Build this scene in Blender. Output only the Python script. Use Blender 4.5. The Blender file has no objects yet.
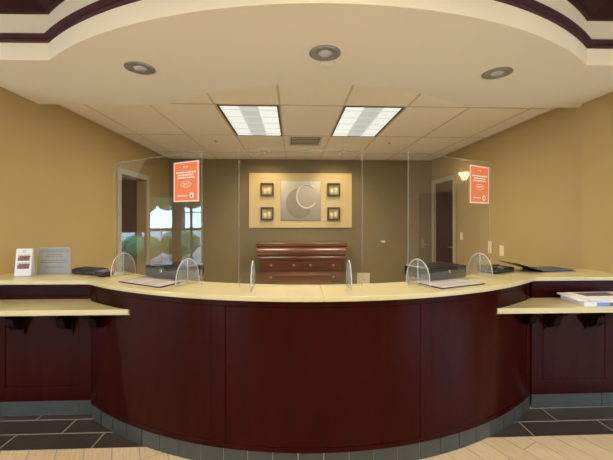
import bpy, bmesh, math, random
from mathutils import Vector, Matrix
random.seed(7)
S = bpy.context.scene
COL = S.collection
PI = math.pi
AX = 0.19            # axis of the round desk
CY = 4.85            # centre of the desk circle (Y)
TOP = 1.086           # counter height

# ------------------------------------------------------------ materials
def new_mat(name):
    m = bpy.data.materials.new(name); m.use_nodes = True
    nt = m.node_tree; b = nt.nodes['Principled BSDF']
    return m, nt, b

def plain(name, col, rough=0.6, metal=0.0, var=0.06, scale=6.0, bump=0.0, coat=0.0, emit=None, es=0.0, spec=0.5):
    m, nt, b = new_mat(name)
    tc = nt.nodes.new('ShaderNodeTexCoord')
    nz = nt.nodes.new('ShaderNodeTexNoise'); nz.inputs['Scale'].default_value = scale; nz.inputs['Detail'].default_value = 4
    nt.links.new(tc.outputs['Object'], nz.inputs['Vector'])
    mx = nt.nodes.new('ShaderNodeMix'); mx.data_type = 'RGBA'
    nt.links.new(nz.outputs['Fac'], mx.inputs['Factor'])
    mx.inputs['A'].default_value = tuple(c * (1 - var) for c in col) + (1,)
    mx.inputs['B'].default_value = tuple(min(1, c * (1 + var)) for c in col) + (1,)
    nt.links.new(mx.outputs['Result'], b.inputs['Base Color'])
    b.inputs['Roughness'].default_value = rough
    b.inputs['Metallic'].default_value = metal
    b.inputs['Specular IOR Level'].default_value = spec
    b.inputs['Coat Weight'].default_value = coat
    b.inputs['Coat Roughness'].default_value = 0.12
    if bump:
        n2 = nt.nodes.new('ShaderNodeTexNoise'); n2.inputs['Scale'].default_value = scale * 25
        nt.links.new(tc.outputs['Object'], n2.inputs['Vector'])
        bp = nt.nodes.new('ShaderNodeBump'); bp.inputs['Strength'].default_value = bump; bp.inputs['Distance'].default_value = 0.002
        nt.links.new(n2.outputs['Fac'], bp.inputs['Height']); nt.links.new(bp.outputs['Normal'], b.inputs['Normal'])
    if emit:
        b.inputs['Emission Color'].default_value = tuple(emit) + (1,)
        b.inputs['Emission Strength'].default_value = es
    return m

def wood(name, c1, c2, rough=0.3, sc=(1.5, 1.5, 14), coat=0.3, spec=0.4):
    m, nt, b = new_mat(name)
    tc = nt.nodes.new('ShaderNodeTexCoord'); mp = nt.nodes.new('ShaderNodeMapping')
    mp.inputs['Scale'].default_value = sc
    nz = nt.nodes.new('ShaderNodeTexNoise'); nz.inputs['Scale'].default_value = 3; nz.inputs['Detail'].default_value = 6
    nz.inputs['Distortion'].default_value = 0.6
    nt.links.new(tc.outputs['Object'], mp.inputs['Vector']); nt.links.new(mp.outputs['Vector'], nz.inputs['Vector'])
    cr = nt.nodes.new('ShaderNodeValToRGB')
    cr.color_ramp.elements[0].position = 0.3; cr.color_ramp.elements[0].color = tuple(c1) + (1,)
    cr.color_ramp.elements[1].position = 0.7; cr.color_ramp.elements[1].color = tuple(c2) + (1,)
    nt.links.new(nz.outputs['Fac'], cr.inputs['Fac']); nt.links.new(cr.outputs['Color'], b.inputs['Base Color'])
    b.inputs['Roughness'].default_value = rough
    b.inputs['Coat Weight'].default_value = coat; b.inputs['Coat Roughness'].default_value = 0.15
    b.inputs['Specular IOR Level'].default_value = spec
    return m

def tiles(name, c1, c2, mortar, bw, rh, ms=0.006, rough=0.5, rot=0.0, off=(0, 0, 0), grain=None, offset=0.5):
    m, nt, b = new_mat(name)
    tc = nt.nodes.new('ShaderNodeTexCoord'); mp = nt.nodes.new('ShaderNodeMapping')
    mp.inputs['Rotation'].default_value = (0, 0, rot); mp.inputs['Location'].default_value = off
    br = nt.nodes.new('ShaderNodeTexBrick')
    br.inputs['Scale'].default_value = 1; br.inputs['Brick Width'].default_value = bw; br.inputs['Row Height'].default_value = rh
    br.inputs['Mortar Size'].default_value = ms; br.inputs['Mortar Smooth'].default_value = 0.1
    br.inputs['Color1'].default_value = tuple(c1) + (1,); br.inputs['Color2'].default_value = tuple(c2) + (1,)
    br.inputs['Mortar'].default_value = tuple(mortar) + (1,); br.offset = offset
    nt.links.new(tc.outputs['Object'], mp.inputs['Vector']); nt.links.new(mp.outputs['Vector'], br.inputs['Vector'])
    nz = nt.nodes.new('ShaderNodeTexNoise'); nz.inputs['Scale'].default_value = 5; nz.inputs['Detail'].default_value = 6
    mp2 = nt.nodes.new('ShaderNodeMapping'); mp2.inputs['Scale'].default_value = grain or (1, 1, 1)
    nt.links.new(mp.outputs['Vector'], mp2.inputs['Vector']); nt.links.new(mp2.outputs['Vector'], nz.inputs['Vector'])
    mr = nt.nodes.new('ShaderNodeMapRange'); mr.inputs['To Min'].default_value = 0.7; mr.inputs['To Max'].default_value = 1.25
    nt.links.new(nz.outputs['Fac'], mr.inputs['Value'])
    mx = nt.nodes.new('ShaderNodeMix'); mx.data_type = 'RGBA'; mx.blend_type = 'MULTIPLY'; mx.inputs['Factor'].default_value = 1
    nt.links.new(br.outputs['Color'], mx.inputs['A']); nt.links.new(mr.outputs['Result'], mx.inputs['B'])
    nt.links.new(mx.outputs['Result'], b.inputs['Base Color'])
    b.inputs['Roughness'].default_value = rough
    return m

def acrylic(name, tint=(0.97, 0.98, 0.97), ior=1.5, haze=0.0):
    """clear sheet: transparent with Fresnel reflection"""
    m = bpy.data.materials.new(name); m.use_nodes = True; nt = m.node_tree
    nt.nodes.clear()
    o = nt.nodes.new('ShaderNodeOutputMaterial')
    t = nt.nodes.new('ShaderNodeBsdfTransparent'); t.inputs['Color'].default_value = tuple(tint) + (1,)
    g = nt.nodes.new('ShaderNodeBsdfGlossy'); g.inputs['Roughness'].default_value = 0.0
    f = nt.nodes.new('ShaderNodeFresnel'); f.inputs['IOR'].default_value = ior
    ge = nt.nodes.new('ShaderNodeNewGeometry'); mr = nt.nodes.new('ShaderNodeMapRange')   # same index of refraction from both faces of the sheet
    mr.inputs['To Min'].default_value = ior; mr.inputs['To Max'].default_value = 1/ior
    nt.links.new(ge.outputs['Backfacing'], mr.inputs['Value']); nt.links.new(mr.outputs['Result'], f.inputs['IOR'])
    mx = nt.nodes.new('ShaderNodeMixShader')
    nt.links.new(f.outputs[0], mx.inputs[0]); nt.links.new(t.outputs[0], mx.inputs[1]); nt.links.new(g.outputs[0], mx.inputs[2])
    last = mx
    if haze:
        d = nt.nodes.new('ShaderNodeBsdfDiffuse'); d.inputs['Color'].default_value = (0.8, 0.82, 0.8, 1)
        m2 = nt.nodes.new('ShaderNodeMixShader'); m2.inputs[0].default_value = haze
        nt.links.new(mx.outputs[0], m2.inputs[1]); nt.links.new(d.outputs[0], m2.inputs[2]); last = m2
    nt.links.new(last.outputs[0], o.inputs[0])
    return m

M = {}
M['tan'] = plain('tan_wall_paint', (0.42, 0.295, 0.115), 0.75, var=0.04, scale=2, bump=0.15)
M['taupe'] = plain('taupe_wall_paint', (0.25, 0.19, 0.095), 0.7, var=0.04, scale=2, bump=0.15)
M['soffit'] = plain('soffit_paint', (0.80, 0.765, 0.70), 0.85, var=0.02, scale=1.5)
M['cream'] = plain('cream_trim_paint', (0.93, 0.81, 0.60), 0.6, var=0.02)
M['casing'] = plain('door_casing_paint', (0.50, 0.44, 0.33), 0.5, var=0.02)
M['tile'] = plain('ceiling_tile', (0.88, 0.83, 0.73), 0.9, var=0.03, scale=40, bump=0.3)
M['grid'] = plain('ceiling_grid_metal', (0.66, 0.58, 0.45), 0.5)
M['burgundy'] = wood('burgundy_crown_wood', (0.05, 0.010, 0.018), (0.07, 0.015, 0.024), 0.5, (2, 2, 2), 0.0, 0.25)
M['darkwood'] = wood('dark_cornice_wood', (0.03, 0.006, 0.007), (0.045, 0.010, 0.009), 0.5, (2, 2, 2), 0.0, 0.2)
M['desk'] = wood('dark_cherry_desk_wood', (0.025, 0.0014, 0.0011), (0.034, 0.0022, 0.0015), 0.2, (4, 4, 0.6), 0.0, 0.09)
M['desk2'] = wood('dark_cherry_desk_panel', (0.025, 0.0014, 0.0011), (0.034, 0.0022, 0.0015), 0.18, (4, 4, 0.6), 0.0, 0.09)
M['corbel'] = wood('near_black_cherry_wood', (0.008, 0.003, 0.003), (0.013, 0.004, 0.004), 0.5, (2, 2, 2), 0.0, 0.1)
M['counter'] = plain('cream_stone_counter', (0.64, 0.53, 0.27), 0.28, var=0.07, scale=60, coat=0.15)
M['toe'] = plain('slate_toe_tile', (0.052, 0.050, 0.040), 0.4, var=0.25, scale=9)
M['grout'] = plain('light_grout', (0.52, 0.48, 0.40), 0.9)
M['chest'] = wood('red_brown_chest_wood', (0.14, 0.042, 0.014), (0.22, 0.075, 0.024), 0.22, (0.8, 6, 6), 0.6, 0.7)
M['chest_dark'] = wood('dark_chest_wood', (0.10, 0.030, 0.010), (0.15, 0.05, 0.016), 0.3, (0.8, 6, 6), 0.4)
M['stand_red'] = wood('deep_red_stand_wood', (0.10, 0.018, 0.008), (0.15, 0.03, 0.012), 0.3, (0.8, 6, 6), 0.3)
M['doorwood'] = wood('dark_brown_door_wood', (0.045, 0.014, 0.009), (0.07, 0.022, 0.013), 0.35, (8, 8, 0.8), 0.2)
M['brass'] = plain('satin_brass', (0.65, 0.48, 0.22), 0.3, 1.0)
M['knob'] = plain('antique_knob_brass', (0.55, 0.34, 0.14), 0.35, 1.0)
M['chrome'] = plain('brushed_chrome', (0.62, 0.62, 0.62), 0.22, 1.0)
M['black'] = plain('black_plastic', (0.012, 0.012, 0.014), 0.28)
M['black_matte'] = plain('black_matte_plastic', (0.009, 0.009, 0.010), 0.5)
M['purple_black'] = plain('purple_black_plastic', (0.03, 0.018, 0.035), 0.35)
M['white'] = plain('white_plastic', (0.75, 0.72, 0.62), 0.4)
M['ivory'] = plain('ivory_plate', (0.78, 0.68, 0.45), 0.45)
M['paper'] = plain('white_paper', (0.78, 0.75, 0.72), 0.7, var=0.02)
M['mat_paper'] = plain('grey_pink_form_paper', (0.50, 0.44, 0.41), 0.65, var=0.12, scale=25)
M['mat_edge'] = plain('dark_plum_mat_edge', (0.035, 0.012, 0.022), 0.5)
M['orange'] = plain('orange_print', (0.86, 0.21, 0.06), 0.55, var=0.02)
M['sign_border'] = plain('pale_pink_border', (0.88, 0.62, 0.50), 0.6)
M['ink_white'] = plain('white_ink', (0.92, 0.82, 0.72), 0.6, var=0.01)
M['ink_grey'] = plain('grey_ink', (0.20, 0.19, 0.17), 0.6)
M['grey_sign'] = plain('grey_sign_plate', (0.34, 0.32, 0.27), 0.45, var=0.04)
M['binder_grey'] = plain('dark_grey_sheets', (0.09, 0.09, 0.095), 0.5)
M['photo'] = plain('brown_photo_print', (0.20, 0.085, 0.06), 0.5, var=0.9, scale=45)
M['photo_sky'] = plain('pale_photo_sky', (0.55, 0.45, 0.38), 0.5, var=0.15, scale=30)
M['blue_ink'] = plain('blue_cover_print', (0.16, 0.27, 0.62), 0.45, var=0.2, scale=30)
M['dark_ink'] = plain('dark_cover_print', (0.16, 0.10, 0.11), 0.5, var=0.3, scale=30)
M['art'] = plain('cream_art_board', (0.80, 0.62, 0.30), 0.5, var=0.03, scale=40)
M['steel'] = plain('brushed_steel_plate', (0.50, 0.44, 0.35), 0.35, 0.8, var=0.08, scale=3)
M['steel_dark'] = plain('dull_steel_emblem', (0.34, 0.28, 0.20), 0.4, 0.5)
M['steel_ring'] = plain('bright_steel_ring', (0.90, 0.84, 0.70), 0.4, 0.1)
M['bronze'] = plain('dark_bronze_frame', (0.09, 0.06, 0.035), 0.4, 0.5)
M['candle'] = plain('ivory_wax', (0.92, 0.82, 0.52), 0.5)
M['edge'] = plain('polished_acrylic_edge', (0.62, 0.62, 0.57), 0.25)
M['edge_soft'] = acrylic('acrylic_sheet_edge', (0.88, 0.9, 0.88), 1.5, 0.13)
M['acrylic'] = acrylic('clear_acrylic', (0.975, 0.98, 0.975), 1.75)
M['acrylic_foot'] = acrylic('clear_acrylic_foot', (0.93, 0.94, 0.93), 1.5, 0.10)
M['glass'] = acrylic('window_glass', (0.95, 0.97, 0.96), 1.45)
M['carpet'] = plain('pale_bounce_carpet', (0.62, 0.54, 0.42), 0.95, var=0.2, scale=80)  # hidden office floor, made pale to bounce light up to the ceiling
M['dim'] = plain('darkened_front_wall_paint', (0.16, 0.12, 0.09), 0.9)  # unseen lobby wall behind the camera, darkened so the desk centre reflects little
M['can'] = plain('dull_grey_reflector', (0.36, 0.38, 0.41), 0.35, 0.7, var=0.4, scale=30)
M['frame'] = plain('brown_window_frame', (0.20, 0.13, 0.08), 0.5)
M['lobby'] = plain('lobby_wall_paint', (0.50, 0.40, 0.26), 0.8)
M['leaf'] = plain('tree_leaves', (0.06, 0.17, 0.05), 0.8, var=0.5, scale=6)
M['bark'] = plain('tree_bark', (0.12, 0.08, 0.05), 0.9)
M['asphalt'] = plain('pale_pavement', (0.32, 0.31, 0.30), 0.95, var=0.15, scale=3)
M['floor_light'] = tiles('light_plank_tile', (0.80, 0.59, 0.34), (0.74, 0.54, 0.31), (0.48, 0.37, 0.24), 1.2, 0.16, 0.004, 0.35,
                         rot=math.radians(62), grain=(2, 14, 1))
M['floor_dark'] = tiles('dark_slate_floor_tile', (0.062, 0.045, 0.034), (0.048, 0.035, 0.027), (0.50, 0.40, 0.28), 0.62, 0.172, 0.004, 0.4,
                        off=(0.44, -2.315, 0), grain=(2, 6, 1))
M['tube_on'] = plain('lit_fixture_lens', (0.4, 0.4, 0.38), 0.4, emit=(0.95, 1.0, 0.93), es=0.75)
M['tube_mid'] = plain('fixture_centre_lens', (0.3, 0.3, 0.28), 0.5, emit=(0.95, 1.0, 0.93), es=0.42)
M['tube_fin'] = plain('fixture_louver_fin', (0.3, 0.3, 0.28), 0.4, emit=(0.95, 1.0, 0.93), es=0.5)
M['lamp'] = plain('frosted_lit_lamp', (0.9, 0.8, 0.6), 0.4, emit=(1.0, 0.78, 0.45), es=9.0)
M['bulb'] = plain('lit_spot_bulb', (0.9, 0.8, 0.6), 0.4, emit=(1.0, 0.85, 0.6), es=30.0)
M['bulb_dim'] = plain('frosted_bulb_face', (0.50, 0.53, 0.58), 0.3)

# ------------------------------------------------------------ mesh helpers
class MB:
    def __init__(s): s.bm = bmesh.new()
    def box(s, x0, x1, y0, y1, z0, z1, mi=0):
        v = [s.bm.verts.new((x, y, z)) for x in (x0, x1) for y in (y0, y1) for z in (z0, z1)]
        for q in ((0, 1, 3, 2), (4, 6, 7, 5), (0, 4, 5, 1), (2, 3, 7, 6), (0, 2, 6, 4), (1, 5, 7, 3)):
            s.bm.faces.new([v[i] for i in q]).material_index = mi
        return s
    def prism(s, pts, z0, z1, mi=0, smooth=False):
        """polygon in XY extruded in Z"""
        a = [s.bm.verts.new((p[0], p[1], z0)) for p in pts]; b = [s.bm.verts.new((p[0], p[1], z1)) for p in pts]
        n = len(pts)
        s.bm.faces.new(a[::-1]).material_index = mi; s.bm.faces.new(b).material_index = mi
        for i in range(n):
            s.bm.faces.new((a[i], a[(i+1) % n], b[(i+1) % n], b[i])).material_index = mi
        return s
    def extr(s, pts, f, d0, d1, mi=0):
        """profile pts mapped by f(u, v, d) -> xyz, extruded d0..d1"""
        a = [s.bm.verts.new(f(u, v, d0)) for u, v in pts]; b = [s.bm.verts.new(f(u, v, d1)) for u, v in pts]
        n = len(pts)
        s.bm.faces.new(a[::-1]).material_index = mi; s.bm.faces.new(b).material_index = mi
        for i in range(n):
            s.bm.faces.new((a[i], a[(i+1) % n], b[(i+1) % n], b[i])).material_index = mi
        return s
    def strip(s, path, prof, closed=False, mi=0):
        """sweep: path = list of (x, y, nx, ny); prof = closed loop of (out, z)"""
        rings = [[s.bm.verts.new((x + nx*o, y + ny*o, z)) for o, z in prof] for x, y, nx, ny in path]
        k = len(prof)
        for i in range(len(rings)-1):
            for j in range(k):
                s.bm.faces.new((rings[i][j], rings[i+1][j], rings[i+1][(j+1) % k], rings[i][(j+1) % k])).material_index = mi
        s.bm.faces.new(rings[0]).material_index = mi; s.bm.faces.new(rings[-1][::-1]).material_index = mi
        return s
    def lathe(s, prof, c=(0, 0, 0), axis='z', n=24, mi=0):
        """prof = [(r, h)...]"""
        def P(r, h, a):
            if axis == 'z': return (c[0]+r*math.cos(a), c[1]+r*math.sin(a), c[2]+h)
            if axis == 'y': return (c[0]+r*math.cos(a), c[1]+h, c[2]+r*math.sin(a))
            return (c[0]+h, c[1]+r*math.cos(a), c[2]+r*math.sin(a))
        rings = []
        for r, h in prof:
            if r < 1e-6: rings.append([s.bm.verts.new(P(0, h, 0))])
            else: rings.append([s.bm.verts.new(P(r, h, 2*PI*i/n)) for i in range(n)])
        for a, b in zip(rings, rings[1:]):
            for i in range(n):
                j = (i+1) % n
                q = [a[i % len(a)], a[j % len(a)], b[j % len(b)], b[i % len(b)]]
                u = []
                for t in q:
                    if t not in u: u.append(t)
                if len(u) > 2:
                    f = s.bm.faces.new(u); f.smooth = True; f.material_index = mi
        return s
    def tube(s, pts, r, n=8, mi=0):
        rings = []
        for i, p in enumerate(pts):
            p = Vector(p); a = Vector(pts[max(0, i-1)]); b = Vector(pts[min(len(pts)-1, i+1)])
            d = (b-a).normalized(); u = d.orthogonal().normalized() if i == 0 else (pu - d*pu.dot(d)).normalized()
            pu = u; w = d.cross(u)
            rings.append([s.bm.verts.new(p + r*(u*math.cos(2*PI*k/n)+w*math.sin(2*PI*k/n))) for k in range(n)])
        for a, b in zip(rings, rings[1:]):
            for k in range(n):
                f = s.bm.faces.new((a[k], a[(k+1) % n], b[(k+1) % n], b[k])); f.smooth = True; f.material_index = mi
        s.bm.faces.new(rings[0][::-1]); s.bm.faces.new(rings[-1])
        return s
    def build(s, name, mats, parent=None, bevel=0.0, mw=None):
        bmesh.ops.recalc_face_normals(s.bm, faces=s.bm.faces)
        me = bpy.data.meshes.new(name); s.bm.to_mesh(me); s.bm.free()
        for m in (mats if isinstance(mats, (list, tuple)) else [mats]): me.materials.append(m)
        o = bpy.data.objects.new(name, me); COL.objects.link(o)
        if parent: o.parent = parent
        if mw is not None: o.matrix_local = mw
        if bevel:
            b = o.modifiers.new('bevel', 'BEVEL'); b.width = bevel; b.segments = 2; b.limit_method = 'ANGLE'
        return o

def tag(o, label, cat, group=None):
    o['label'] = label; o['category'] = cat
    if group: o['group'] = group
    return o
def thing(name, label, cat, loc=(0, 0, 0), rz=0.0, group=None):
    o = bpy.data.objects.new(name, None); COL.objects.link(o); o.location = loc; o.rotation_euler = (0, 0, rz)
    o.empty_display_size = 0.1
    return tag(o, label, cat, group)
def struct(o):
    o['kind'] = 'structure'; return o
def copy_tree(src, loc, rz, label):
    r = src.copy(); COL.objects.link(r); r.location = loc; r.rotation_euler = (0, 0, rz); r['label'] = label
    for ch in list(src.children):
        c = ch.copy(); COL.objects.link(c); c.parent = r
        for g in list(ch.children):
            d = g.copy(); COL.objects.link(d); d.parent = c
    return r
def arc(R, a0, a1, n, cx=AX, cy=CY):
    """points on circle; angle 0 points to the camera (-Y), positive to +X"""
    return [(cx + R*math.sin(a0+(a1-a0)*i/n), cy - R*math.cos(a0+(a1-a0)*i/n)) for i in range(n+1)]
def arcpath(R, a0, a1, n, cx=AX, cy=CY):
    out = []
    for i in range(n+1):
        a = a0+(a1-a0)*i/n
        out.append((cx+R*math.sin(a), cy-R*math.cos(a), math.sin(a), -math.cos(a)))
    return out

# ------------------------------------------------------------ setting
BW = 6.70; XL = -2.45; XR = 2.84; CEIL = 2.757; SOF = 2.665
# floors
mb = MB(); mb.box(-9.2, 5.6, -5.2, 2.315, -0.1, 0); struct(mb.build('floor', M['floor_light']))
mb = MB(); mb.box(-9.2, 5.6, 2.315, 3.0, -0.1, 0); struct(mb.build('floor', M['floor_dark']))
mb = MB(); mb.box(-4.2, 4.4, 3.0, 7.0, -0.1, 0); struct(mb.build('floor', M['carpet']))

# walls of the office behind the desk
mb = MB(); mb.box(XL-0.19, XR+0.2, BW, BW+0.15, 0, 2.9); struct(mb.build('wall_back', M['taupe']))
LD = (4.83, 5.66, 2.20)      # left door opening y0,y1,top
mb = MB()
mb.box(XL-0.19, XL, 2.884, LD[0], 0, 2.9); mb.box(XL-0.19, XL, LD[1], BW, 0, 2.9); mb.box(XL-0.19, XL, LD[0], LD[1], LD[2], 2.9)
struct(mb.build('wall_left', M['tan']))
RD = (5.78, 6.60, 2.26)
mb = MB()
mb.box(XR, XR+0.12, 3.10, RD[0], 0, 2.9); mb.box(XR, XR+0.12, RD[1], BW, 0, 2.9); mb.box(XR, XR+0.12, RD[0], RD[1], RD[2], 2.9)
mb.box(XR-0.06, XR+0.12, 2.70, 3.10, 0, 2.9)
struct(mb.build('wall_right', M['tan']))
# door casings
def casing(x, y0, y1, top, w, out, name):
    mb = MB(); s = 1 if out > 0 else -1
    mb.box(min(x, x+out), max(x, x+out), y0-w, y0, 0, top+w)
    mb.box(min(x, x+out), max(x, x+out), y1, y1+w, 0, top+w)
    mb.box(min(x, x+out), max(x, x+out), y0, y1, top, top+w)
    return struct(mb.build(name, M['casing'], bevel=0.006))
casing(XL, LD[0], LD[1], LD[2], 0.085, 0.022, 'trim_1')
casing(XR, RD[0], RD[1], RD[2], 0.075, -0.022, 'trim_2')
# door leaves
def door(name, x0, x1, y0, y1, top, face):
    d = struct(MB().box(x0, x1, y0, y1, 0.01, top).build(name, M['doorwood']))
    xf = x0 if face < 0 else x1
    mb = MB(); s = face
    mb.lathe([(0, 0), (0.028, 0), (0.028, 0.008*s), (0.012, 0.012*s), (0.012, 0.05*s), (0, 0.05*s)], (xf, y0+0.07, 1.05), 'x', 16)
    mb.box(min(xf+0.035*s, xf+0.055*s), max(xf+0.035*s, xf+0.055*s), y0+0.06, y0+0.19, 1.04, 1.06)
    mb.box(min(xf, xf+0.006*s), max(xf, xf+0.006*s), y0+0.045, y0+0.095, 0.98, 1.18)
    mb.lathe([(0, 0), (0.02, 0), (0.02, 0.02*s), (0, 0.02*s)], (xf, y0+0.07, 1.15), 'x', 12)
    mb.build('door_handle', M['brass'], d)
    return d
door('door_1', XL-0.19, XL-0.15, LD[0]+0.003, LD[1]-0.003, LD[2]-0.004, 1)
door('door_2', XR+0.04, XR+0.08, RD[0]+0.003, RD[1]-0.003, RD[2]-0.004, -1)

# tiled ceiling with T-bar grid
struct(MB().box(XL-0.19, XR+0.12, 2.60, BW+0.1, CEIL, CEIL+0.08).build('ceiling', M['tile']))
gx = [0.197 + 0.3725*0 + s for s in (-2.377, -1.697, -1.017, -0.337, 0.343, 1.023, 1.703, 2.383)]
gy = [3.505, 4.79, 6.03]
mb = MB()
for x in gx: mb.box(x-0.009, x+0.009, 2.62, BW, CEIL-0.006, CEIL+0.001)
for y in gy: mb.box(XL, XR, y-0.009, y+0.009, CEIL-0.006, CEIL+0.001)
mb.box(XL, XL+0.02, 2.9, BW, CEIL-0.006, CEIL+0.001); mb.box(XR-0.02, XR, 3.1, BW, CEIL-0.006, CEIL+0.001)
mb.box(XL, XR, BW-0.02, BW, CEIL-0.006, CEIL+0.001)
struct(mb.build('trim_3', M['grid']))

# curved soffit
FA = math.asin(1.91/3.12); FC = 4.827
FX = AX+0.025
front = arc(3.12, -FA, FA, 72, FX, FC)
BA = math.asin(1.455/2.23); BC = 4.951
back = arc(2.23, BA, -BA, 48, AX+0.02, BC)
YF = 4.827 - 3.12*math.cos(FA); YB = BC - 2.23*math.cos(BA)
pts = [(-9.1, YF)] + front + [(5.5, YF), (5.5, YB)] + back + [(-9.1, YB)]
struct(MB().prism(pts, SOF, 3.45).build('ceiling', M['soffit']))
# fascia skin (cream) and mouldings swept along the same line
def fpath(n=72):
    p = [(-9.05, YF, 0, -1), (FX-1.91-0.001, YF, 0.0, -1)]
    m = math.tan((FA)/2)   # mitre
    pp = [(-9.05, YF, 0, -1)]
    c = arcpath(3.12, -FA, FA, n, FX, FC)
    x0, y0, _, _ = c[0]; x1, y1, _, _ = c[-1]
    # concave mitre corners
    pp.append((x0, y0, math.tan(FA/2)*-1, -1))
    pp += c[1:-1]
    pp.append((x1, y1, math.tan(FA/2), -1))
    pp.append((5.45, YF, 0, -1))
    return pp
P = fpath()
struct(MB().strip(P, [(-0.002, SOF+0.0005), (0.003, SOF+0.0005), (0.003, 3.4), (-0.002, 3.4)]).build('trim_4', M['cream']))
z0 = 2.786
struct(MB().strip(P, [(0, z0), (0.014, z0), (0.02, z0+0.010), (0.02, z0+0.018), (0.014, z0+0.024), (0.026, z0+0.036), (0.032, z0+0.042), (0.032, z0+0.052), (0, z0+0.052)]).build('trim_5', M['burgundy']))
z1 = 2.985
struct(MB().strip(P, [(0, z1), (0.03, z1), (0.035, z1+0.02), (0.07, z1+0.04), (0.13, z1+0.075), (0.20, z1+0.09), (0.20, z1+0.11), (0.62, z1+0.13), (0.62, z1+0.2), (0, z1+0.2)]).build('trim_6', M['darkwood']))

# lobby shell round the camera
struct(MB().box(-9.2, 5.6, -5.2, 2.6, 3.4, 3.5).build('ceiling', M['soffit']))
mb = MB(); mb.box(5.4, 5.55, 0.6, 3.4, 0, 3.5); mb.box(5.4, 5.55, -5.2, -3.6, 0, 3.5); mb.box(5.4, 5.55, -3.6, 0.6, 0, 0.3); mb.box(5.4, 5.55, -3.6, 0.6, 2.5, 3.5)
struct(mb.build('wall_right_lobby', M['lobby']))
mb = MB()
for yy in (-3.6, -2.2, -0.8, 0.56): mb.box(5.44, 5.5, yy, yy+0.04, 0.3, 2.5)
mb.box(5.44, 5.5, -3.56, 0.56, 0.3, 0.34); mb.box(5.44, 5.5, -3.56, 0.56, 2.46, 2.5)
f = struct(mb.build('window_8', M['frame'])); MB().box(5.467, 5.473, -3.58, 0.58, 0.32, 2.48).build('pane', M['glass'], f)
mb = MB(); mb.box(-9.2, -8.8, -5.35, -5.2, 0, 3.5); mb.box(-3.8, 5.6, -5.35, -5.2, 0, 3.5); mb.box(-8.8, -3.8, -5.35, -5.2, 0, 0.3); mb.box(-8.8, -3.8, -5.35, -5.2, 2.6, 3.5)
struct(mb.build('wall_front', M['dim']))
mb = MB()
for xx in (-8.8, -7.15, -5.5, -3.84): mb.box(xx, xx+0.04, -5.3, -5.24, 0.3, 2.6)
mb.box(-8.76, -3.84, -5.3, -5.24, 0.3, 0.34); mb.box(-8.76, -3.84, -5.3, -5.24, 2.56, 2.6)
f = struct(mb.build('window_9', M['frame'])); MB().box(-8.78, -3.82, -5.273, -5.267, 0.32, 2.58).build('pane', M['glass'], f)
struct(MB().box(-9.2, XL-0.19, 3.28, 3.4, 0, 3.5).build('wall_left_return', M['lobby']))
struct(MB().box(XR+0.12, 5.6, 3.28, 3.4, 0, 3.5).build('wall_right_return', M['lobby']))
door('door_3', 5.36, 5.40, 1.50, 2.20, 2.08, -1)
# glazed left wall of the lobby: openings
WX = -9.0
ops = [(2.28, 2.92, 0.15, 1.20), (1.52, 2.18, 0.15, 2.25), (0.66, 1.32, 0.1, 2.3), (-0.1, 0.55, 0.1, 2.6), (-1.2, -0.2, 0.1, 2.6), (-2.5, -1.35, 0.1, 2.6), (-3.8, -2.65, 0.1, 2.6)]
mb = MB(); edges = sorted(ops)
y = -5.2
for (a, b, zz0, zz1) in edges:
    mb.box(WX-0.15, WX, y, a, 0, 3.5); mb.box(WX-0.15, WX, a, b, 0, zz0); mb.box(WX-0.15, WX, a, b, zz1, 3.5); y = b
mb.box(WX-0.15, WX, y, 3.4, 0, 3.5)
struct(mb.build('wall_left_lobby', M['frame']))
for i, (a, b, zz0, zz1) in enumerate(ops):
    w = MB(); t = 0.03
    w.box(WX-0.1, WX-0.04, a, a+t, zz0, zz1); w.box(WX-0.1, WX-0.04, b-t, b, zz0, zz1)
    w.box(WX-0.1, WX-0.04, a, b, zz0, zz0+t); w.box(WX-0.1, WX-0.04, a, b, zz1-t, zz1)
    if zz1 > 1.5: w.box(WX-0.1, WX-0.04, a, b, 1.20, 1.28)
    if i in (2, 3, 4):
        ym = (a+b)/2; w.box(WX-0.1, WX-0.04, ym-0.035, ym+0.035, zz0, zz1)
        w.box(WX-0.1, WX-0.04, a, b, 0.68, 0.71); w.box(WX-0.1, WX-0.04, a, b, 1.75, 1.78)
    if i == 1: w.box(WX-0.1, WX-0.04, (a+b)/2-.012, (a+b)/2+.012, zz0, 1.24)
    f = struct(w.build('window_%d' % (i+1), M['frame']))
    MB().box(WX-0.073, WX-0.067, a+0.01, b-0.01, zz0+0.01, zz1-0.01).build('pane', M['glass'], f)
# outside
struct(MB().box(-60, 60, -60, 40, -0.3, -0.12).build('ground', M['asphalt']))
def tree(x, y, h, r, label):
    t = thing('tree', label, 'tree', (x, y, 0), 0, 'trees outside the lobby windows')
    MB().tube([(0, 0, -0.1), (0.05, 0, h*0.3), (0, 0.05, h*0.6)], 0.16).build('trunk', M['bark'], t)
    bm = bmesh.new()
    for k in range(14):
        a = random.uniform(0, 2*PI); rr = random.uniform(0, r*0.6)
        mtx = Matrix.Translation((rr*math.cos(a), rr*math.sin(a), h*0.55+random.uniform(0, h*0.4))) @ Matrix.Scale(random.uniform(.35, .6)*r, 4)
        bmesh.ops.create_icosphere(bm, subdivisions=2, radius=1, matrix=mtx)
    for v in bm.verts: v.co += Vector((random.uniform(-1, 1), random.uniform(-1, 1), random.uniform(-1, 1)))*0.08
    m = MB(); m.bm.free(); m.bm = bm; m.build('foliage', M['leaf'], t)
tree(-17, 2.2, 4.6, 1.9, 'leafy green tree outside the lobby windows')
tree(-23, -0.8, 5.4, 1.8, 'leafy green tree outside the lobby windows')
tree(-24, 4.8, 5.4, 2.2, 'leafy green tree outside the lobby windows')
tree(-20, -5.0, 6.4, 2.4, 'leafy green tree outside the lobby windows')
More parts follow.
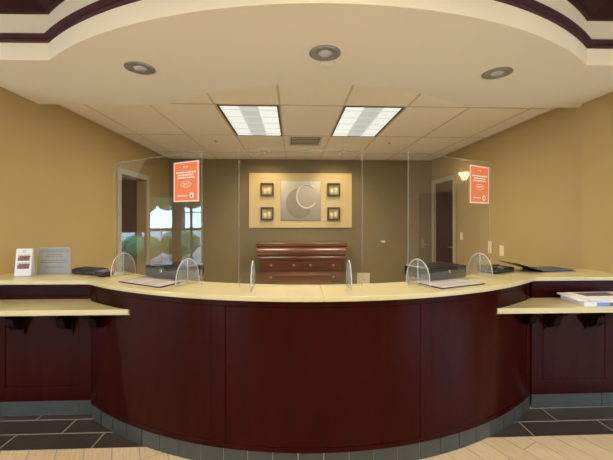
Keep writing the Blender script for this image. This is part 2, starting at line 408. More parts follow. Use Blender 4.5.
def shrub(x, y, r):
    t = thing('shrub', 'low rounded green shrub outside the lobby windows', 'shrub', (x, y, -0.12), 0, 'shrubs outside the lobby windows')
    MB().tube([(0, 0, -0.02), (0, 0, r*0.5)], 0.04).build('stem', M['bark'], t)
    bm = bmesh.new()
    for k in range(9):
        a = 2*PI*k/9
        bmesh.ops.create_icosphere(bm, subdivisions=2, radius=1, matrix=Matrix.Translation((0.4*r*math.cos(a), 0.4*r*math.sin(a), r*(0.6+0.1*(k % 3)))) @ Matrix.Scale(0.5*r, 4))
    for v in bm.verts: v.co += Vector((random.uniform(-1, 1), random.uniform(-1, 1), random.uniform(-1, 1)))*0.05
    m = MB(); m.bm.free(); m.bm = bm; m.build('foliage', M['leaf'], t)
shrub(-12.5, 2.2, 0.8); shrub(-13.5, 0.7, 0.9); shrub(-14.5, 3.9, 0.8)

# the soffit and its mouldings stand a touch askew to the room
for o in list(COL.objects):
    if o.name in ('trim_4', 'trim_5', 'trim_6') or (o.name.startswith('ceiling') and o.data.materials[0] == M['soffit'] and min(v.co.z for v in o.data.vertices) < 3):
        c = Matrix.Translation((AX, 2.8, 0)); o.matrix_world = c @ Matrix.Rotation(math.radians(-1.2), 4, 'Z') @ c.inverted()

# ------------------------------------------------------------ reception desk (round part)
DA = math.asin(1.765/2.81)         # half angle of the body
desk = thing('reception_desk', 'curved dark cherry reception desk bowing out between the two side wings', 'desk', (AX, 2.04, 0))
def dbuild(mb, name, mat, par, bevel=0):
    o = mb.build(name, mat, par, bevel); o.matrix_local = par.matrix_basis.inverted() if False else Matrix.Translation(-Vector(par.location)); return o
RC = 2.795
core = arc(RC, -DA, DA, 80) + arc(2.60, DA, -DA, 80)
dbuild(MB().prism(core, 0.02, 1.052), 'desk_body', M['desk'], desk)
def ang(rel): return math.asin(rel/2.81)
st = [ang(-0.708), ang(-0.615), ang(0.628), ang(0.705)]
bounds = [(-DA, -DA+0.035), (st[0], st[1]), (st[2], st[3]), (DA-0.035, DA)]
for a0, a1 in bounds:
    dbuild(MB().prism(arc(2.812, a0, a1, 6)+arc(RC-0.01, a1, a0, 6), 0.118, 1.012), 'stile', M['desk'], desk, 0.002)
dbuild(MB().prism(arc(2.812, -DA, DA, 80)+arc(RC-0.01, DA, -DA, 80), 1.013, 1.052), 'top_rail', M['desk'], desk, 0.002)
dbuild(MB().prism(arc(2.812, -DA, DA, 80)+arc(RC-0.01, DA, -DA, 80), 0.1185, 0.15), 'bottom_rail', M['desk'], desk, 0.002)
g = 0.0004
for (a0, a1) in ((bounds[0][1], bounds[1][0]), (bounds[1][1], bounds[2][0]), (bounds[2][1], bounds[3][0])):
    dbuild(MB().prism(arc(2.8095, a0+g, a1-g, 40)+arc(RC-0.01, a1-g, a0+g, 40), 0.1515, 1.0108), 'front_panel', M['desk2'], desk, 0.002)
# toe kick tiles
mb = MB(); mb.prism(arc(2.797, -DA, DA, 80)+arc(2.70, DA, -DA, 80), 0.0, 0.1165, 1)
nt_ = 24; step = 2*DA/nt_
for i in range(nt_):
    a0 = -DA+i*step+0.0011; a1 = a0+step-0.0022
    mb.prism(arc(2.803, a0, a1, 4)+arc(2.785, a1, a0, 4), 0.004, 0.117, 0)
dbuild(mb, 'toe_kick', [M['toe'], M['grout']], desk)

# wings
WYF = 2.672
def wing(x0, x1, label, seams, corner_x, WYF):
    t = thing('desk_wing', label, 'desk', ((x0+x1)/2, WYF, 0), 0, 'straight side wings of the desk')
    dbuild(MB().box(x0, x1, WYF+0.012, WYF+0.12, 0.02, 1.052), 'desk_body', M['desk'], t)
    mb = MB()
    dbuild(MB().box(x0, x1, WYF, WYF+0.02, 0.955, 1.052), 'top_rail', M['desk'], t, 0.002)
    dbuild(MB().box(x0, x1, WYF, WYF+0.02, 0.118, 0.235), 'bottom_rail', M['desk'], t, 0.002)
    xs = [x0] + seams + [x1]
    for i in range(0, len(xs)-1, 2):
        dbuild(MB().box(xs[i], xs[i+1], WYF, WYF+0.02, 0.236, 0.954), 'stile', M['desk'], t, 0.002)
    for i in range(1, len(xs)-1, 2):
        dbuild(MB().box(xs[i]+0.002, xs[i+1]-0.002, WYF+0.002, WYF+0.02, 0.238, 0.952), 'front_panel', M['desk2'], t, 0.002)
    mb = MB(); mb.box(x0, x1, WYF+0.013, WYF+0.1, 0, 0.116, 1)
    x = x1 if corner_x > 0 else x0
    # tiles run from the corner outwards
    if corner_x > 0:
        e = x1; w = 0.125
        while e > x0: mb.box(max(x0, e-w)+0.002, e-0.002, WYF+0.007, WYF+0.03, 0.004, 0.117, 0); e -= w; w = 0.60
    else:
        e = x0; w = 0.60
        while e < x1: mb.box(e+0.002, min(x1, e+w)-0.002, WYF+0.007, WYF+0.03, 0.004, 0.117, 0); e += w
    dbuild(mb, 'toe_kick', [M['toe'], M['grout']], t)
    return t
wing(-3.0, AX-1.765, 'straight dark cherry desk wing left of the curved desk', [-2.26, -1.70], 1, 2.712)
wing(AX+1.765, 2.79, 'straight dark cherry desk wing right of the curved desk', [2.05, 2.58], -1, 2.652)

# countertop
CA = math.asin(1.76/2.84); yfw = CY-2.84*math.cos(CA)
IA = math.asin(1.70/2.46)
def half_top(side):
    a_f = arc(2.84, 0, side*CA, 48); a_b = arc(2.46, side*IA, 0, 48)
    xe = -3.0 if side < 0 else 2.79
    pts = a_f + [(xe, yfw), (xe, 3.02)] + a_b
    if side < 0:
        pts = a_f + [(xe, yfw+0.03), (xe, 2.88), (XL+0.003, 2.88), (XL+0.003, 2.98)] + a_b
    return MB().prism(pts, 1.053, TOP)
ct = thing('countertop', 'continuous cream stone countertop following the curved desk and both wings', 'countertop', (AX, 2.04, 1.053))
dbuild(half_top(-1), 'top_slab', M['counter'], ct, 0.006)
dbuild(half_top(1), 'top_slab', M['counter'], ct, 0.006)

# lower ledges with corbels
def ledge(side, label, corbs, W0):
    yf = 2.375 if side < 0 else 2.345; ZB = 0.886 if side < 0 else 0.871; t = thing('counter_shelf', label, 'shelf', (-1.9 if side < 0 else 2.1, 2.66, 0.885), 0, 'low side shelves on the desk wings')
    xe = -3.0 if side < 0 else 2.79
    a_y = math.acos((CY-yf)/2.815)
    cpts = arc(2.815, side*a_y, side*math.asin(1.762/2.815), 10)
    pts = [(xe, yf)] + [(AX+side*1.25, yf), (AX+side*1.25, yf+0.012)] + cpts + [(xe, 2.668)]
    pts = [(xe, yf), (cpts[0][0]-side*0.02, yf)] + cpts + [(cpts[-1][0], W0-0.002), (xe, W0-0.002)]
    dbuild(MB().prism(pts, 0.887 if side < 0 else 0.872, 0.925 if side < 0 else 0.912), 'shelf_top', M['counter'], t, 0.005)
    prof = [(0, 0), (0.19, 0), (0.19, -0.03), (0.165, -0.04), (0.155, -0.065), (0.12, -0.075), (0.095, -0.10), (0.085, -0.14), (0.06, -0.175), (0.03, -0.19), (0.0, -0.20)]
    for cx in corbs:
        c = MB().extr(prof, lambda u, v, d: (d, W0-0.008-u, ZB+v), cx-0.03, cx+0.03)
        c.box(cx-0.045, cx+0.045, W0-0.014, W0-0.001, 0.655, ZB)
        dbuild(c, 'bracket', M['corbel'], t, 0.003)
    xc = AX+side*1.655
    c = MB().extr(prof, lambda u, v, d: (d, 2.555-u*0.8, ZB+v*0.7), xc-0.03, xc+0.03)
    dbuild(c, 'bracket', M['corbel'], t, 0.003)
ledge(-1, 'low cream stone shelf on black brackets along the left desk wing', [-2.15, -1.78], 2.712)
ledge(1, 'low cream stone shelf on black brackets along the right desk wing', [2.10, 2.45], 2.652)

# ------------------------------------------------------------ plexiglass screens
PH = 0.948
def screen(A, B, label, feet, fw=0.105, fh=0.185):
    A = Vector((A[0], A[1], TOP)); B = Vector((B[0], B[1], TOP)); L = (B-A).length
    rz = math.atan2(B.y-A.y, B.x-A.x)
    t = thing('sneeze_guard', label, 'screen', A, rz, 'clear acrylic screens on the counter')
    MB().box(0.004, L-0.004, -0.003, 0.003, 0.012, PH-0.004).build('screen_panel', M['acrylic'], t)
    e = MB(); e.box(0, 0.004, -0.003, 0.003, 0.012, PH); e.box(L-0.004, L, -0.003, 0.003, 0.012, PH); e.box(0.004, L-0.004, -0.003, 0.003, PH-0.004, PH)
    e.build('polished_edge', M['edge_soft'], t)
    for fx in feet:
        prof = [(-fw*math.cos(PI*k/20), fh*math.sin(PI*k/20)**0.8) for k in range(21)]
        prof = [(-fw, 0.0)] + prof[1:-1] + [(fw, 0.0)]
        f = MB().extr(prof, lambda u, v, d: (fx+d, u, v+0.001), -0.004, 0.004).build('foot', M['acrylic_foot'], t)
        MB().tube([(fx, u, v+0.001) for u, v in prof], 0.0035, 6).tube([(fx, -0.001, 0.002), (fx, -0.001, fh)], 0.0028, 6).build('foot_edge', M['edge'], f)
    return t
sl = screen((-1.52, 2.90), (-0.633, 2.35), 'tall clear screen left, with a reflected window and an orange sign', [0.13, 0.90])
sc_ = screen((-0.367, 2.27), (0.476, 2.27), 'wide clear screen in the middle of the counter', [0.095, 0.75])
sr = screen((0.799, 2.286), (1.682, 2.779), 'tall clear screen right, in front of the door with brass handle', [0.10, 0.86])

def poster(parent_screen, u0, u1, v0, v1, label):
    """orange sign taped on the customer side of a screen; local frame of the screen"""
    loc = parent_screen.location; rz = parent_screen.rotation_euler.z
    o = thing('notice_sign', label, 'sign', (loc.x, loc.y, loc.z), rz, 'orange notices on the side screens')
    M4 = Matrix.Translation(((u0+u1)/2, -0.0045, (v0+v1)/2))
    o.matrix_basis = Matrix.Translation(loc) @ Matrix.Rotation(rz, 4, 'Z') @ M4
    w = (u1-u0)/2; h = (v1-v0)/2
    MB().box(-w, w, -0.001, 0.0008, -h, h).build('border_sheet', M['sign_border'], o)
    MB().box(-w*0.9, w*0.9, -0.0016, -0.0008, -h*0.93, h*0.93).build('orange_field', M['orange'], o)
    mb = MB(); r = random.Random(3)
    def line(cz, hh, wd):
        x = -wd
        while x < wd:
            l = min(r.uniform(0.10, 0.26)*w, wd-x)
            mb.box(x, x+l, -0.0022, -0.0014, cz-hh, cz+hh); x += l+0.04*w
    line(h*0.74, h*0.022, w*0.2)
    line(h*0.46, h*0.035, w*0.78); line(h*0.33, h*0.035, w*0.62); line(h*0.20, h*0.035, w*0.66)
    ring = [(w*0.40*math.cos(2*PI*k/28), -0.0018, -h*0.13+h*0.15*math.sin(2*PI*k/28)) for k in range(29)]
    mb.tube(ring, 0.0016, 5); line(-h*0.09, h*0.018, w*0.26); line(-h*0.17, h*0.018, w*0.2)
    line(-h*0.70, h*0.028, w*0.40) if False else None
    x = -w*0.66
    for l in (0.14, 0.1, 0.16, 0.12, 0.1): mb.box(x, x+l*w, -0.0022, -0.0014, -h*0.73, -h*0.67); x += (l+0.03)*w
    mb.lathe([(0, 0), (w*0.17, 0), (w*0.17, -0.0008), (0, -0.0008)], (w*0.45, -0.0014, -h*0.70), 'y', 20)
    mb.build('print', M['ink_white'], o)
    MB().lathe([(0, 0), (w*0.075, 0), (w*0.075, -0.0008), (0, -0.0008)], (w*0.45, -0.0022, -h*0.70), 'y', 14).build('badge_centre', M['orange'], o)
    return o
poster(sl, 0.755, 1.018, 0.595, 0.885, 'orange notice with white print at the top of the left screen')
poster(sr, 0.715, 0.985, 0.60, 0.91, 'orange notice with white print at the top of the right screen')

# ------------------------------------------------------------ things on the counter
def quad_sheet(name, label, pts, group, z=TOP):
    cx = sum(p[0] for p in pts)/4; cy = sum(p[1] for p in pts)/4
    t = thing(name, label, 'mat', (cx, cy, z+0.0015), 0, group)
    q = [(p[0]-cx, p[1]-cy) for p in pts]
    MB().prism(q, 0, 0.005).build('mat_base', M['mat_edge'], t)
    MB().prism([(a*0.93, b*0.93) for a, b in q], 0.005, 0.0066).build('form_sheet', M['mat_paper'], t)
    mb = MB()
    d1 = Vector(q[1])-Vector(q[0]); d2 = Vector(q[3])-Vector(q[0]); o = Vector(q[0])
    for v in (0.25, 0.36, 0.47, 0.7, 0.8):
        a = o+d1*0.15+d2*v; b = o+d1*0.8+d2*v; c = b+d2*0.025; d = a+d2*0.025
        mb.prism([a, b, c, d], 0.0066, 0.0072)
    mb.build('print', M['ink_grey'], t)
quad_sheet('counter_mat', 'plum edged counter mat under the left clear screen', [(-0.904, 2.303), (-0.82, 2.48), (-1.20, 2.74), (-1.294, 2.53)], 'plum edged mats on the counter')
quad_sheet('counter_mat', 'plum edged counter mat under the right clear screen', [(0.997, 2.190), (1.385, 2.345), (1.30, 2.57), (0.905, 2.38)], 'plum edged mats on the counter')

def slab_device(name, label, cat, A, B, depth, h, extra=None, mat='black', group=None):
    """low device; A-B = front edge on the counter"""
    A = Vector(A); B = Vector(B); L = (B-A).length; rz = math.atan2(B.y-A.y, B.x-A.x)
    t = thing(name, label, cat, (A.x, A.y, TOP), rz, group)
    MB().box(0, L, 0, depth, 0.004, h).build('housing', M[mat], t, 0.012)
    if extra: extra(t, L, depth, h)
    for fx in (0.03, L-0.03):
        for fy in (0.03, depth-0.03):
            MB().lathe([(0, 0.0), (0.012, 0.0), (0.012, 0.006), (0, 0.006)], (fx, fy, 0), 'z', 10).build('rubber_foot', M['black_matte'], t)
    return t
def printer_extra(t, L, d, h):
    MB().box(0.03, L-0.03, 0.05, d-0.04, h-0.002, h+0.004).build('top_cover', M['black'], t, 0.003)
    MB().box(0.04, L-0.04, -0.004, 0.001, h*0.28, h*0.42).build('paper_slot', M['black_matte'], t)
    MB().lathe([(0, 0), (0.016, 0), (0.014, -0.007), (0, -0.007)], (L*0.5, 0.001, h*0.62), 'y', 14).build('button', M['chrome'], t)
slab_device('desktop_printer', 'low black desktop machine behind the left clear screen', 'printer', (-1.215, 2.785), (-0.875, 2.585), 0.27, 0.095, printer_extra, group='black desktop machines behind the side screens')
slab_device('desktop_printer', 'low black desktop machine behind the right clear screen', 'printer', (1.035, 2.475), (1.42, 2.665), 0.27, 0.095, printer_extra, group='black desktop machines behind the side screens')
def tray_extra(t, L, d, h):
    MB().box(0.02, L-0.02, 0.02, d-0.02, h-0.001, h+0.006).build('lid', M['black_matte'], t, 0.003)
    MB().box(0.02, L*0.45, -0.003, 0.001, h*0.35, h*0.7).build('front_slot', M['black_matte'], t)
slab_device('document_scanner', 'flat black office device on the left counter beside the grey sign', 'scanner', (-1.90, 2.93), (-1.64, 2.82), 0.14, 0.045, tray_extra)
def term_extra(t, L, d, h):
    for r in range(3):
        for c in range(3):
            MB().box(0.03+c*0.022, 0.045+c*0.022, 0.02+r*0.018, 0.032+r*0.018, h-0.001, h+0.004).build('key', M['ink_grey'], t)
slab_device('card_terminal', 'small purple-black card terminal at the foot of the left screen', 'card reader', (-1.625, 2.80), (-1.535, 2.735), 0.10, 0.04, term_extra, 'purple_black')
def phone_extra(t, L, d, h):
    MB().box(0.0, 0.055, 0.0, d, h, h+0.022).build('handset', M['black'], t, 0.008)
    for r in range(4):
        for c in range(3):
            MB().box(0.10+c*0.03, 0.12+c*0.03, 0.03+r*0.024, 0.046+r*0.024, h-0.001, h+0.005).build('key', M['ink_grey'], t)
    MB().box(0.09, L-0.02, d-0.045, d-0.01, h-0.001, h+0.008).build('display', M['mat_edge'], t)
slab_device('desk_telephone', 'black desk telephone on the counter right of the right screen', 'telephone', (1.71, 2.755), (1.97, 2.88), 0.17, 0.045, phone_extra)

# open black folder
t = thing('ring_binder', 'open black binder with pale sheets near the right wall', 'binder', (2.2, 2.93, TOP), math.radians(8))
MB().box(-0.02, 0.34, -0.08, 0.15, 0.002, 0.006).build('back_cover', M['black_matte'], t)
mb = MB().box(-0.27, 0.0, -0.08, 0.15, -0.002, 0.002)
mb.build('front_cover', M['black_matte'], t, 0, Matrix.Translation((-0.0, 0, 0.012)) @ Matrix.Rotation(math.radians(15), 4, 'Y'))
mb = MB().box(0.0, 0.32, -0.07, 0.14, 0.006, 0.016); mb.build('pages', M['binder_grey'], t)
for yy in (-0.04, 0.035, 0.11):
    MB().tube([(-0.02+0.02*math.cos(a), yy, 0.008+0.02*math.sin(a)) for a in [PI*k/8 for k in range(9)]], 0.002, 6).build('ring', M['chrome'], t)

# signs at the left end of the counter
def face_on(p):  # rotate to face the camera side roughly
    return 0.0
A = Vector((-2.30, 2.80)); 
t = thing('brochure_card', 'white upright card with two brown photos, leftmost on the counter', 'card', (-2.215, 2.82, TOP), math.radians(10))
a = math.radians(8)
tilt = Matrix.Rotation(-a, 4, 'X')
MB().box(-0.058, 0.058, -0.0015, 0.0015, 0.004, 0.228).build('card', M['paper'], t, 0, tilt)
MB().box(-0.058, 0.058, -0.0015, 0.0015, 0, 0.222).build('back_flap', M['paper'], t, 0, Matrix.Translation((0, 0.066, 0.004)) @ Matrix.Rotation(a, 4, 'X'))
for z in (0.09, 0.155):
    MB().box(-0.042, 0.042, -0.0025, -0.001, z-0.028, z+0.002).box(-0.03, 0.047, -0.0025, -0.001, z+0.002, z+0.012).build('photo_print', M['photo'], t, 0, tilt)
    MB().box(-0.042, 0.042, -0.0022, -0.001, z-0.002, z+0.024).build('photo_sky', M['photo_sky'], t, 0, tilt)
MB().lathe([(0.008, 0), (0.011, 0), (0.011, -0.001), (0.008, -0.001)], (0, -0.0015, 0.205), 'y', 16).build('print', M['ink_grey'], t, 0, tilt)

t = thing('counter_sign', 'grey rectangular sign with faint lines of text on the left counter', 'sign', (-2.045, 2.945, TOP), math.radians(2))
MB().box(-0.138, 0.132, -0.002, 0.002, 0.004, 0.228).build('sign_plate', M['grey_sign'], t)
MB().box(-0.145, 0.145, -0.035, 0.035, 0, 0.004).build('holder_base', M['acrylic_foot'], t)
mb = MB(); r = random.Random(5)
for z, w in ((0.205, 0.115), (0.190, 0.125), (0.168, 0.06), (0.152, 0.075), (0.115, 0.11), (0.10, 0.12), (0.06, 0.07)):
    x = -w
    while x < w:
        l = min(r.uniform(0.015, 0.04), w-x); mb.box(x, x+l, -0.0030, -0.0018, z-0.0035, z+0.0035); x += l+0.006
mb.build('print', M['ink_grey'], t)

# magazines on the right shelf
Z = 0.912
mags = [('lowest magazine of the stack on the right shelf, its blue and dark edge outward', 0.0, -4, 0.036, 'paper'),
        ('middle magazine of the stack on the right shelf, white and turned slightly askew', -0.03, -9, 0.012, 'paper'),
        ('topmost magazine of the stack on the right shelf, pale grey cover with print', 0.02, 2, 0.008, 'paper')]
z = Z
for i, (lab, dx, rz, th, mt) in enumerate(mags):
    t = thing('magazine', lab, 'magazine', (2.36+dx, 2.47, z), math.radians(rz), 'magazines on the right shelf')
    L, W = 0.42, 0.24
    MB().box(-L/2, L/2, -W/2, W/2, 0.0005, th-0.001).build('pages', M['paper'], t, 0.001)
    if i == 0:
        for xa, xb in ((-0.12, -0.03), (0.05, 0.17)):
            MB().box(xa, xb, -W/2-0.001, -W/2+0.002, 0.004, th-0.004).build('blue_edge_print', M['blue_ink'], t)
        MB().box(-0.03, 0.05, -W/2-0.001, -W/2+0.002, 0.004, th-0.004).build('dark_edge_print', M['dark_ink'], t)
    MB().box(-L/2, L/2, -W/2, W/2, th-0.001, th).build('cover', M['paper'], t)
    if i == 2:
        MB().box(-0.15, 0.12, -0.02, 0.09, th, th+0.0006).build('cover_print', M['dark_ink'], t)
    z += th+0.0008

# ------------------------------------------------------------ back wall: art board, candles, chest
t = thing('art_board', 'wide cream wall board with a steel crescent emblem above the chest', 'wall art', (0.155, BW, 1.38))
MB().box(-1.03, 1.03, -0.035, -0.001, 0, 1.095).build('board', M['art'], t, 0.004)
p = MB().box(-0.40, 0.40, -0.06, -0.035, 0.145, 0.935).build('emblem_plate', M['steel'], t, 0.004)
mb = MB()
c0 = (-0.055, 0.47); R0 = 0.30
def disc_pts(cx, cz, rx, rz, a0, a1, n): return [(cx+rx*math.cos(a0+(a1-a0)*k/n), cz+rz*math.sin(a0+(a1-a0)*k/n)) for k in range(n+1)]
# dark crescent (lower left) : outer arc minus the circle of the C
outer = disc_pts(-0.03, 0.49, 0.265, 0.30, math.radians(100), math.radians(325), 40)
inner = disc_pts(0.10, 0.60, 0.20, 0.24, math.radians(295), math.radians(118), 30)
mb.extr(outer+inner, lambda u, v, d: (u, d, v), -0.07, -0.06)
mb.build('crescent_emblem', M['steel_dark'], p)
mb = MB()
ring = [(0.12+0.20*math.cos(math.radians(v)), -0.07, 0.625+0.235*math.sin(math.radians(v))) for v in range(42, 332, 6)]
mb.tube(ring, 0.017, 8); mb.build('letter_c_ring', M['steel_ring'], p)
def candle_box(x, z, label):
    t = thing('candle_box', label, 'candle holder', (x, BW-0.036, z), 0, 'square candle boxes on the cream board')
    mb = MB(); w = 0.125
    mb.box(-w, w, -0.09, 0, -w, -w+0.022); mb.box(-w, w, -0.09, 0, w-0.022, w)
    mb.box(-w, -w+0.022, -0.09, 0, -w+0.022, w-0.022); mb.box(w-0.022, w, -0.09, 0, -w+0.022, w-0.022)
    mb.build('box_frame', M['bronze'], t, 0.003)
    for cx, ch in ((-0.045, 0.11), (0.045, 0.13)):
        c = MB().lathe([(0, 0), (0.038, 0), (0.038, ch), (0.012, ch+0.004), (0, ch+0.002)], (cx, -0.045, -w+0.022), 'z', 14).build('candle', M['candle'], t)
        MB().tube([(cx, -0.045, -w+0.022+ch), (cx, -0.045, -w+0.036+ch)], 0.0015, 5).build('wick', M['black_matte'], c)
    return t
c1 = candle_box(-0.513, 2.145, 'upper left candle box on the cream wall board')
copy_tree(c1, (0.812, BW-0.036, 2.145), 0, 'upper right candle box on the cream wall board')
copy_tree(c1, (-0.513, BW-0.036, 1.665), 0, 'lower left candle box on the cream wall board')
copy_tree(c1, (0.812, BW-0.036, 1.665), 0, 'lower right candle box on the cream wall board')

# chest of drawers
t = thing('chest_of_drawers', 'red-brown wooden chest of drawers against the back wall', 'chest of drawers', (0.163, 6.41, 0))
def cb(mb, n, m, par=t, bv=0.004): return mb.build(n, M[m], par, bv)
cb(MB().box(-0.78, 0.78, -0.22, 0.27, 0.08, 0.815), 'carcass', 'chest_dark')
cb(MB().box(-0.845, 0.845, -0.285, 0.28, 1.055, 1.115), 'top', 'chest')
cb(MB().box(-0.80, 0.80, -0.23, 0.27, 0.86, 1.055), 'frieze_box', 'chest_dark')
cb(MB().box(-0.83, 0.83, -0.275, 0.27, 0.812, 0.862), 'waist_moulding', 'chest', t, 0.01)
for x0, x1 in ((-0.825, -0.004), (0.004, 0.825)):
    prof = [(-0.225, 0.866)] + [(-0.235-0.055*math.sin(PI*k/12)**0.8, 0.866+0.186*k/12) for k in range(13)] + [(-0.225, 1.052)]
    d = cb(MB().extr(prof, lambda u, v, q: (q, u, v), x0, x1), 'curved_drawer', 'chest', t, 0)
for z0_, z1_ in ((0.60, 0.805), (0.375, 0.585), (0.12, 0.36)):
    for sx in (-1, 1):
        x0, x1 = (-0.755, -0.012) if sx < 0 else (0.012, 0.755)
        d = cb(MB().box(x0, x1, -0.245, -0.215, z0_, z1_), 'drawer', 'chest_dark')
        for kx in ((-0.565, -0.145) if sx < 0 else (0.16, 0.585)):
            MB().lathe([(0, 0), (0.012, 0), (0.01, -0.015), (0.024, -0.024), (0.022, -0.036), (0, -0.04)], (kx, -0.245, (z0_+z1_)/2), 'y', 14).build('knob', M['knob'], d)
for sx in (-1, 1):
    for y0_ in (-0.20, 0.19):
        cb(MB().box(sx*0.74-0.035, sx*0.74+0.035, y0_, y0_+0.07, 0, 0.08), 'leg', 'chest_dark')
# low wooden stand in front
t = thing('wooden_stand', 'low red-brown wooden stand in front of the chest of drawers', 'stand', (0.17, 5.72, 0))
cb(MB().box(-0.49, 0.49, -0.16, 0.16, 0.605, 0.632), 'top', 'chest', t)
cb(MB().box(-0.47, 0.47, -0.13, -0.11, 0.10, 0.604), 'front_panel', 'stand_red', t)
for sx in (-1, 1): cb(MB().box(sx*0.46-0.02, sx*0.46+0.02, -0.108, 0.15, 0, 0.604), 'side_panel', 'chest_dark', t)

# small wall fittings
t = thing('wall_plate', 'cream square cover plate low on the back wall right of the chest', 'wall plate', (1.425, BW, 0.20))
MB().box(-0.128, 0.128, -0.012, -0.001, 0, 0.265).build('plate', M['ivory'], t, 0.003)
MB().lathe([(0, 0), (0.012, 0), (0.012, -0.006), (0, -0.008)], (0, -0.012, 0.13), 'y', 12).build('lock', M['chrome'], t)
t = thing('wall_hook', 'tiny white hook alone on the back wall', 'hook', (1.84, BW, 1.09))
MB().lathe([(0, -0.001), (0.035, -0.001), (0.035, -0.01), (0.012, -0.016), (0.012, -0.04), (0.022, -0.05), (0, -0.055)], (0, 0, 0), 'y', 16).build('hook_body', M['white'], t)
MB().lathe([(0, 0), (0.018, 0), (0.014, -0.02), (0, -0.02)], (-0.045, -0.012, 0.012), 'y', 12).build('hook_tip', M['white'], t)
def switch(x, y, z, w, h, label):
    t = thing('light_switch', label, 'light switch', (x, y, z), 0, 'ivory switches on the right wall')
    MB().box(-0.008, -0.001, -w/2, w/2, -h/2, h/2).build('face_plate', M['ivory'], t, 0.002)
    MB().box(-0.013, -0.008, -w*0.2, w*0.2, -h*0.25, h*0.25).build('rocker', M['white'], t, 0.002)
switch(XR, 4.418, 1.125, 0.09, 0.145, 'ivory switch plate on the right wall just right of the screen')
switch(XR, 4.69, 1.15, 0.08, 0.17, 'ivory switch plate seen at the right screen edge')
switch(XR, 5.50, 1.27, 0.08, 0.13, 'ivory switch plate beside the right door casing')

# ------------------------------------------------------------ ceiling fixtures
def troffer(x, y, label):
    t = thing('ceiling_light', label, 'ceiling light', (x, y, CEIL), 0, 'fluorescent ceiling lights')
    w, l = 0.305, 0.62
    mb = MB()
    mb.box(-w-0.02, -w, -l-0.02, l+0.02, -0.012, 0.0); mb.box(w, w+0.02, -l-0.02, l+0.02, -0.012, 0.0)
    mb.box(-w, w, -l-0.02, -l, -0.012, 0.0); mb.box(-w, w, l, l+0.02, -0.012, 0.0)
    mb.build('frame', M['bronze'], t)
    for x0, x1, m in ((-0.30, -0.105, 'tube_on'), (-0.10, 0.10, 'tube_mid'), (0.105, 0.30, 'tube_on')):
        MB().box(x0, x1, -l, l, -0.008, -0.001).build('lens', M[m], t)
    mb = MB()
    for k in range(5):
        yy = -l + (k+0.5)*2*l/5
        mb.box(-0.30, 0.30, yy-0.01, yy+0.01, -0.013, -0.0085)
    for xx in (-0.1025, 0.1025): mb.box(xx-0.006, xx+0.006, -l, l, -0.014, -0.0085)
    mb.build('louver', M['tube_fin'], t)
    return t
t1 = troffer(-0.475, 4.15, 'left fluorescent ceiling light panel in the tiled ceiling')
copy_tree(t1, (0.868, 4.14, CEIL), 0, 'right fluorescent ceiling light panel in the tiled ceiling')

t = thing('air_vent', 'small louvred ceiling vent between and behind the two light panels', 'vent', (0.185, 5.10, CEIL))
mb = MB(); w, l = 0.25, 0.30
mb.box(-w, -w+0.03, -l, l, -0.012, -0.001); mb.box(w-0.03, w, -l, l, -0.012, -0.001); mb.box(-w+0.03, w-0.03, -l, -l+0.03, -0.012, -0.001); mb.box(-w+0.03, w-0.03, l-0.03, l, -0.012, -0.001)
mb.build('frame', M['grid'], t)
MB().box(-w+0.03, w-0.03, -l+0.03, l-0.03, -0.003, -0.001).build('backing', M['black_matte'], t)
for k in range(6):
    yy = -l+0.045+k*0.092
    MB().extr([(0, -0.0055), (0.024, -0.0055), (0.024, -0.004), (0, -0.004)], lambda u, v, d: (d, yy+u, v), -w+0.04, w-0.04).build('slat', M['cream'], t)

def downlight(x, y, label):
    t = thing('recessed_downlight', label, 'downlight', (x, y, SOF), 0, 'recessed downlights in the curved soffit')
    MB().lathe([(0.088, -0.001), (0.105, -0.001), (0.105, -0.006), (0.088, -0.008)], (0, 0, 0), 'z', 32).lathe([(0.088, -0.008), (0.088, -0.001)], n=32).build('trim_ring', M['can'], t)
    MB().lathe([(0.088, -0.006), (0.055, -0.0015), (0.0, -0.0015)], (0, 0, 0), 'z', 32).build('reflector', M['can'], t)
    MB().lathe([(0.045, -0.003), (0.035, -0.012), (0.0, -0.016)], (0, 0, 0), 'z', 24).build('bulb', M['bulb_dim'], t)
    return t
d1 = downlight(-1.122, 2.491, 'leftmost of the three recessed soffit downlights')
copy_tree(d1, (0.213, 2.216, SOF), 0, 'middle recessed soffit downlight, beside a small round cover')
copy_tree(d1, (1.547, 2.467, SOF), 0, 'rightmost of the three recessed soffit downlights')
o = MB().lathe([(0, -0.008), (0.05, -0.006), (0.055, -0.001), (0, -0.001)], (0, 0, 0), 'z', 24).build('sprinkler_cover', M['soffit'])
o.location = (0.25, 2.37, SOF); tag(o, 'small round sprinkler cover behind the middle downlight', 'sprinkler')
for x, lab in ((-1.169, 'round sprinkler plate in the ceiling left of the vent'), (1.491, 'round sprinkler plate in the ceiling right of the vent')):
    t = thing('ceiling_sprinkler', lab, 'sprinkler', (x, 5.09, CEIL), 0, 'ceiling sprinklers behind the desk')
    MB().lathe([(0, -0.010), (0.05, -0.008), (0.06, -0.001), (0, -0.001)], (0, 0, 0), 'z', 20).build('plate', M['cream'], t)
    MB().lathe([(0, -0.03), (0.02, -0.03), (0.02, -0.026), (0.008, -0.024), (0.008, -0.009), (0, -0.009)], (0, 0, 0), 'z', 12).build('deflector', M['chrome'], t)
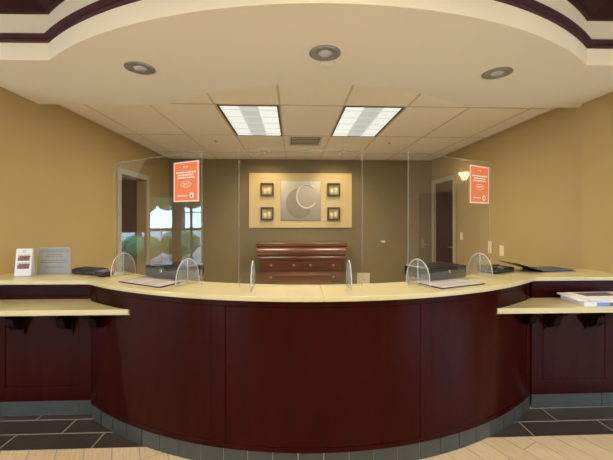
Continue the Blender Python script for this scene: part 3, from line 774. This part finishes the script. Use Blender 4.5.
for x, lab in ((-0.494, 'left small spotlight on the ceiling above the cream board'), (0.829, 'right small spotlight on the ceiling above the cream board')):
    t = thing('ceiling_spotlight', lab, 'spotlight', (x, 5.87, CEIL), 0, 'small ceiling spotlights washing the back wall')
    MB().lathe([(0, -0.001), (0.085, -0.001), (0.085, -0.012), (0.06, -0.018), (0, -0.018)], (0, 0, 0), 'z', 24).build('base', M['cream'], t)
    m4 = Matrix.Translation((0, 0, -0.03)) @ Matrix.Rotation(math.radians(35), 4, 'X')
    MB().lathe([(0, 0.02), (0.04, 0.01), (0.045, -0.03), (0.038, -0.03), (0.036, -0.01)], (0, 0, 0), 'z', 20).build('lamp_head', M['white'], t, 0, m4)
    MB().lathe([(0, -0.02), (0.036, -0.018), (0.036, -0.012), (0, -0.012)], (0, 0, 0), 'z', 16).build('bulb', M['bulb'], t, 0, m4)
# wall sconce on the right lobby wall (seen only as a reflection in the right screen)
t = thing('wall_sconce', 'small lit cone sconce mirrored in the right screen beside the notice', 'wall lamp', (5.4, 2.33, 2.28))
MB().lathe([(0, 0), (0.03, 0), (0.11, 0.14), (0.10, 0.14), (0.02, 0.01)], (-0.12, 0, 0), 'z', 20).build('shade', M['lamp'], t)
MB().box(-0.12, -0.001, -0.02, 0.02, -0.02, 0.0).build('arm', M['brass'], t)

# ------------------------------------------------------------ lights
def area(name, loc, size, power, col, rot=(0, 0, 0), sy=None, spread=None):
    l = bpy.data.lights.new(name, 'AREA'); l.energy = power; l.color = col; l.size = size
    if sy: l.shape = 'RECTANGLE'; l.size_y = sy
    if spread: l.spread = spread
    o = bpy.data.objects.new(name, l); COL.objects.link(o); o.location = loc; o.rotation_euler = rot
    return o
def spot(name, loc, power, col, ang, rot=(0, 0, 0), blend=0.6, r=0.04):
    l = bpy.data.lights.new(name, 'SPOT'); l.energy = power; l.color = col; l.spot_size = math.radians(ang); l.spot_blend = blend; l.shadow_soft_size = r
    o = bpy.data.objects.new(name, l); COL.objects.link(o); o.location = loc; o.rotation_euler = rot
    return o
W = (1.0, 0.93, 0.80)
for x in (-0.475, 0.868):
    area('fluorescent_lamp', (x, 4.15, CEIL-0.02), 0.6, 46, (1.0, 0.92, 0.76), sy=1.2)
for x in (-0.494, 0.829):
    spot('wall_wash_lamp', (x, 5.90, CEIL-0.06), 26, (1.0, 0.78, 0.48), 95, (math.radians(42), 0, 0), 0.8, 0.03)
# lobby ceiling lamps (ceiling at 3.4)
for x, y in ((-1.8, -0.2), (2.2, -0.2), (-1.8, -2.8), (2.2, -2.8), (-5.5, 0.0), (0.2, 0.9)):
    area('lobby_lamp', (x, y, 3.36), 0.5, 41, W)
# warm lamps over the counter: the recessed downlights
for x, y in ((-1.122, 2.491), (0.213, 2.216), (1.547, 2.467)):
    spot('downlight_lamp', (x, y, SOF-0.03), 8, (1.0, 0.82, 0.55), 110, (0, 0, 0), 0.9, 0.06)

w = bpy.data.worlds.new('sky'); S.world = w; w.use_nodes = True
bg = w.node_tree.nodes['Background']; bg.inputs['Color'].default_value = (0.50, 0.71, 1.0, 1); bg.inputs['Strength'].default_value = 12.0

# ------------------------------------------------------------ camera
cam = bpy.data.cameras.new('camera'); co = bpy.data.objects.new('camera', cam); COL.objects.link(co)
co.location = (0, 0, 1.557); co.rotation_euler = (PI/2, 0, -math.atan(13.5/333))
cam.sensor_width = 36; cam.lens = 36*333/613; cam.shift_y = -11/613; cam.clip_start = 0.05
S.camera = co
S.view_settings.view_transform = 'Standard'; S.view_settings.look = 'None'; S.view_settings.gamma = 1; S.view_settings.use_curve_mapping = False
S.view_settings.exposure = 0.0
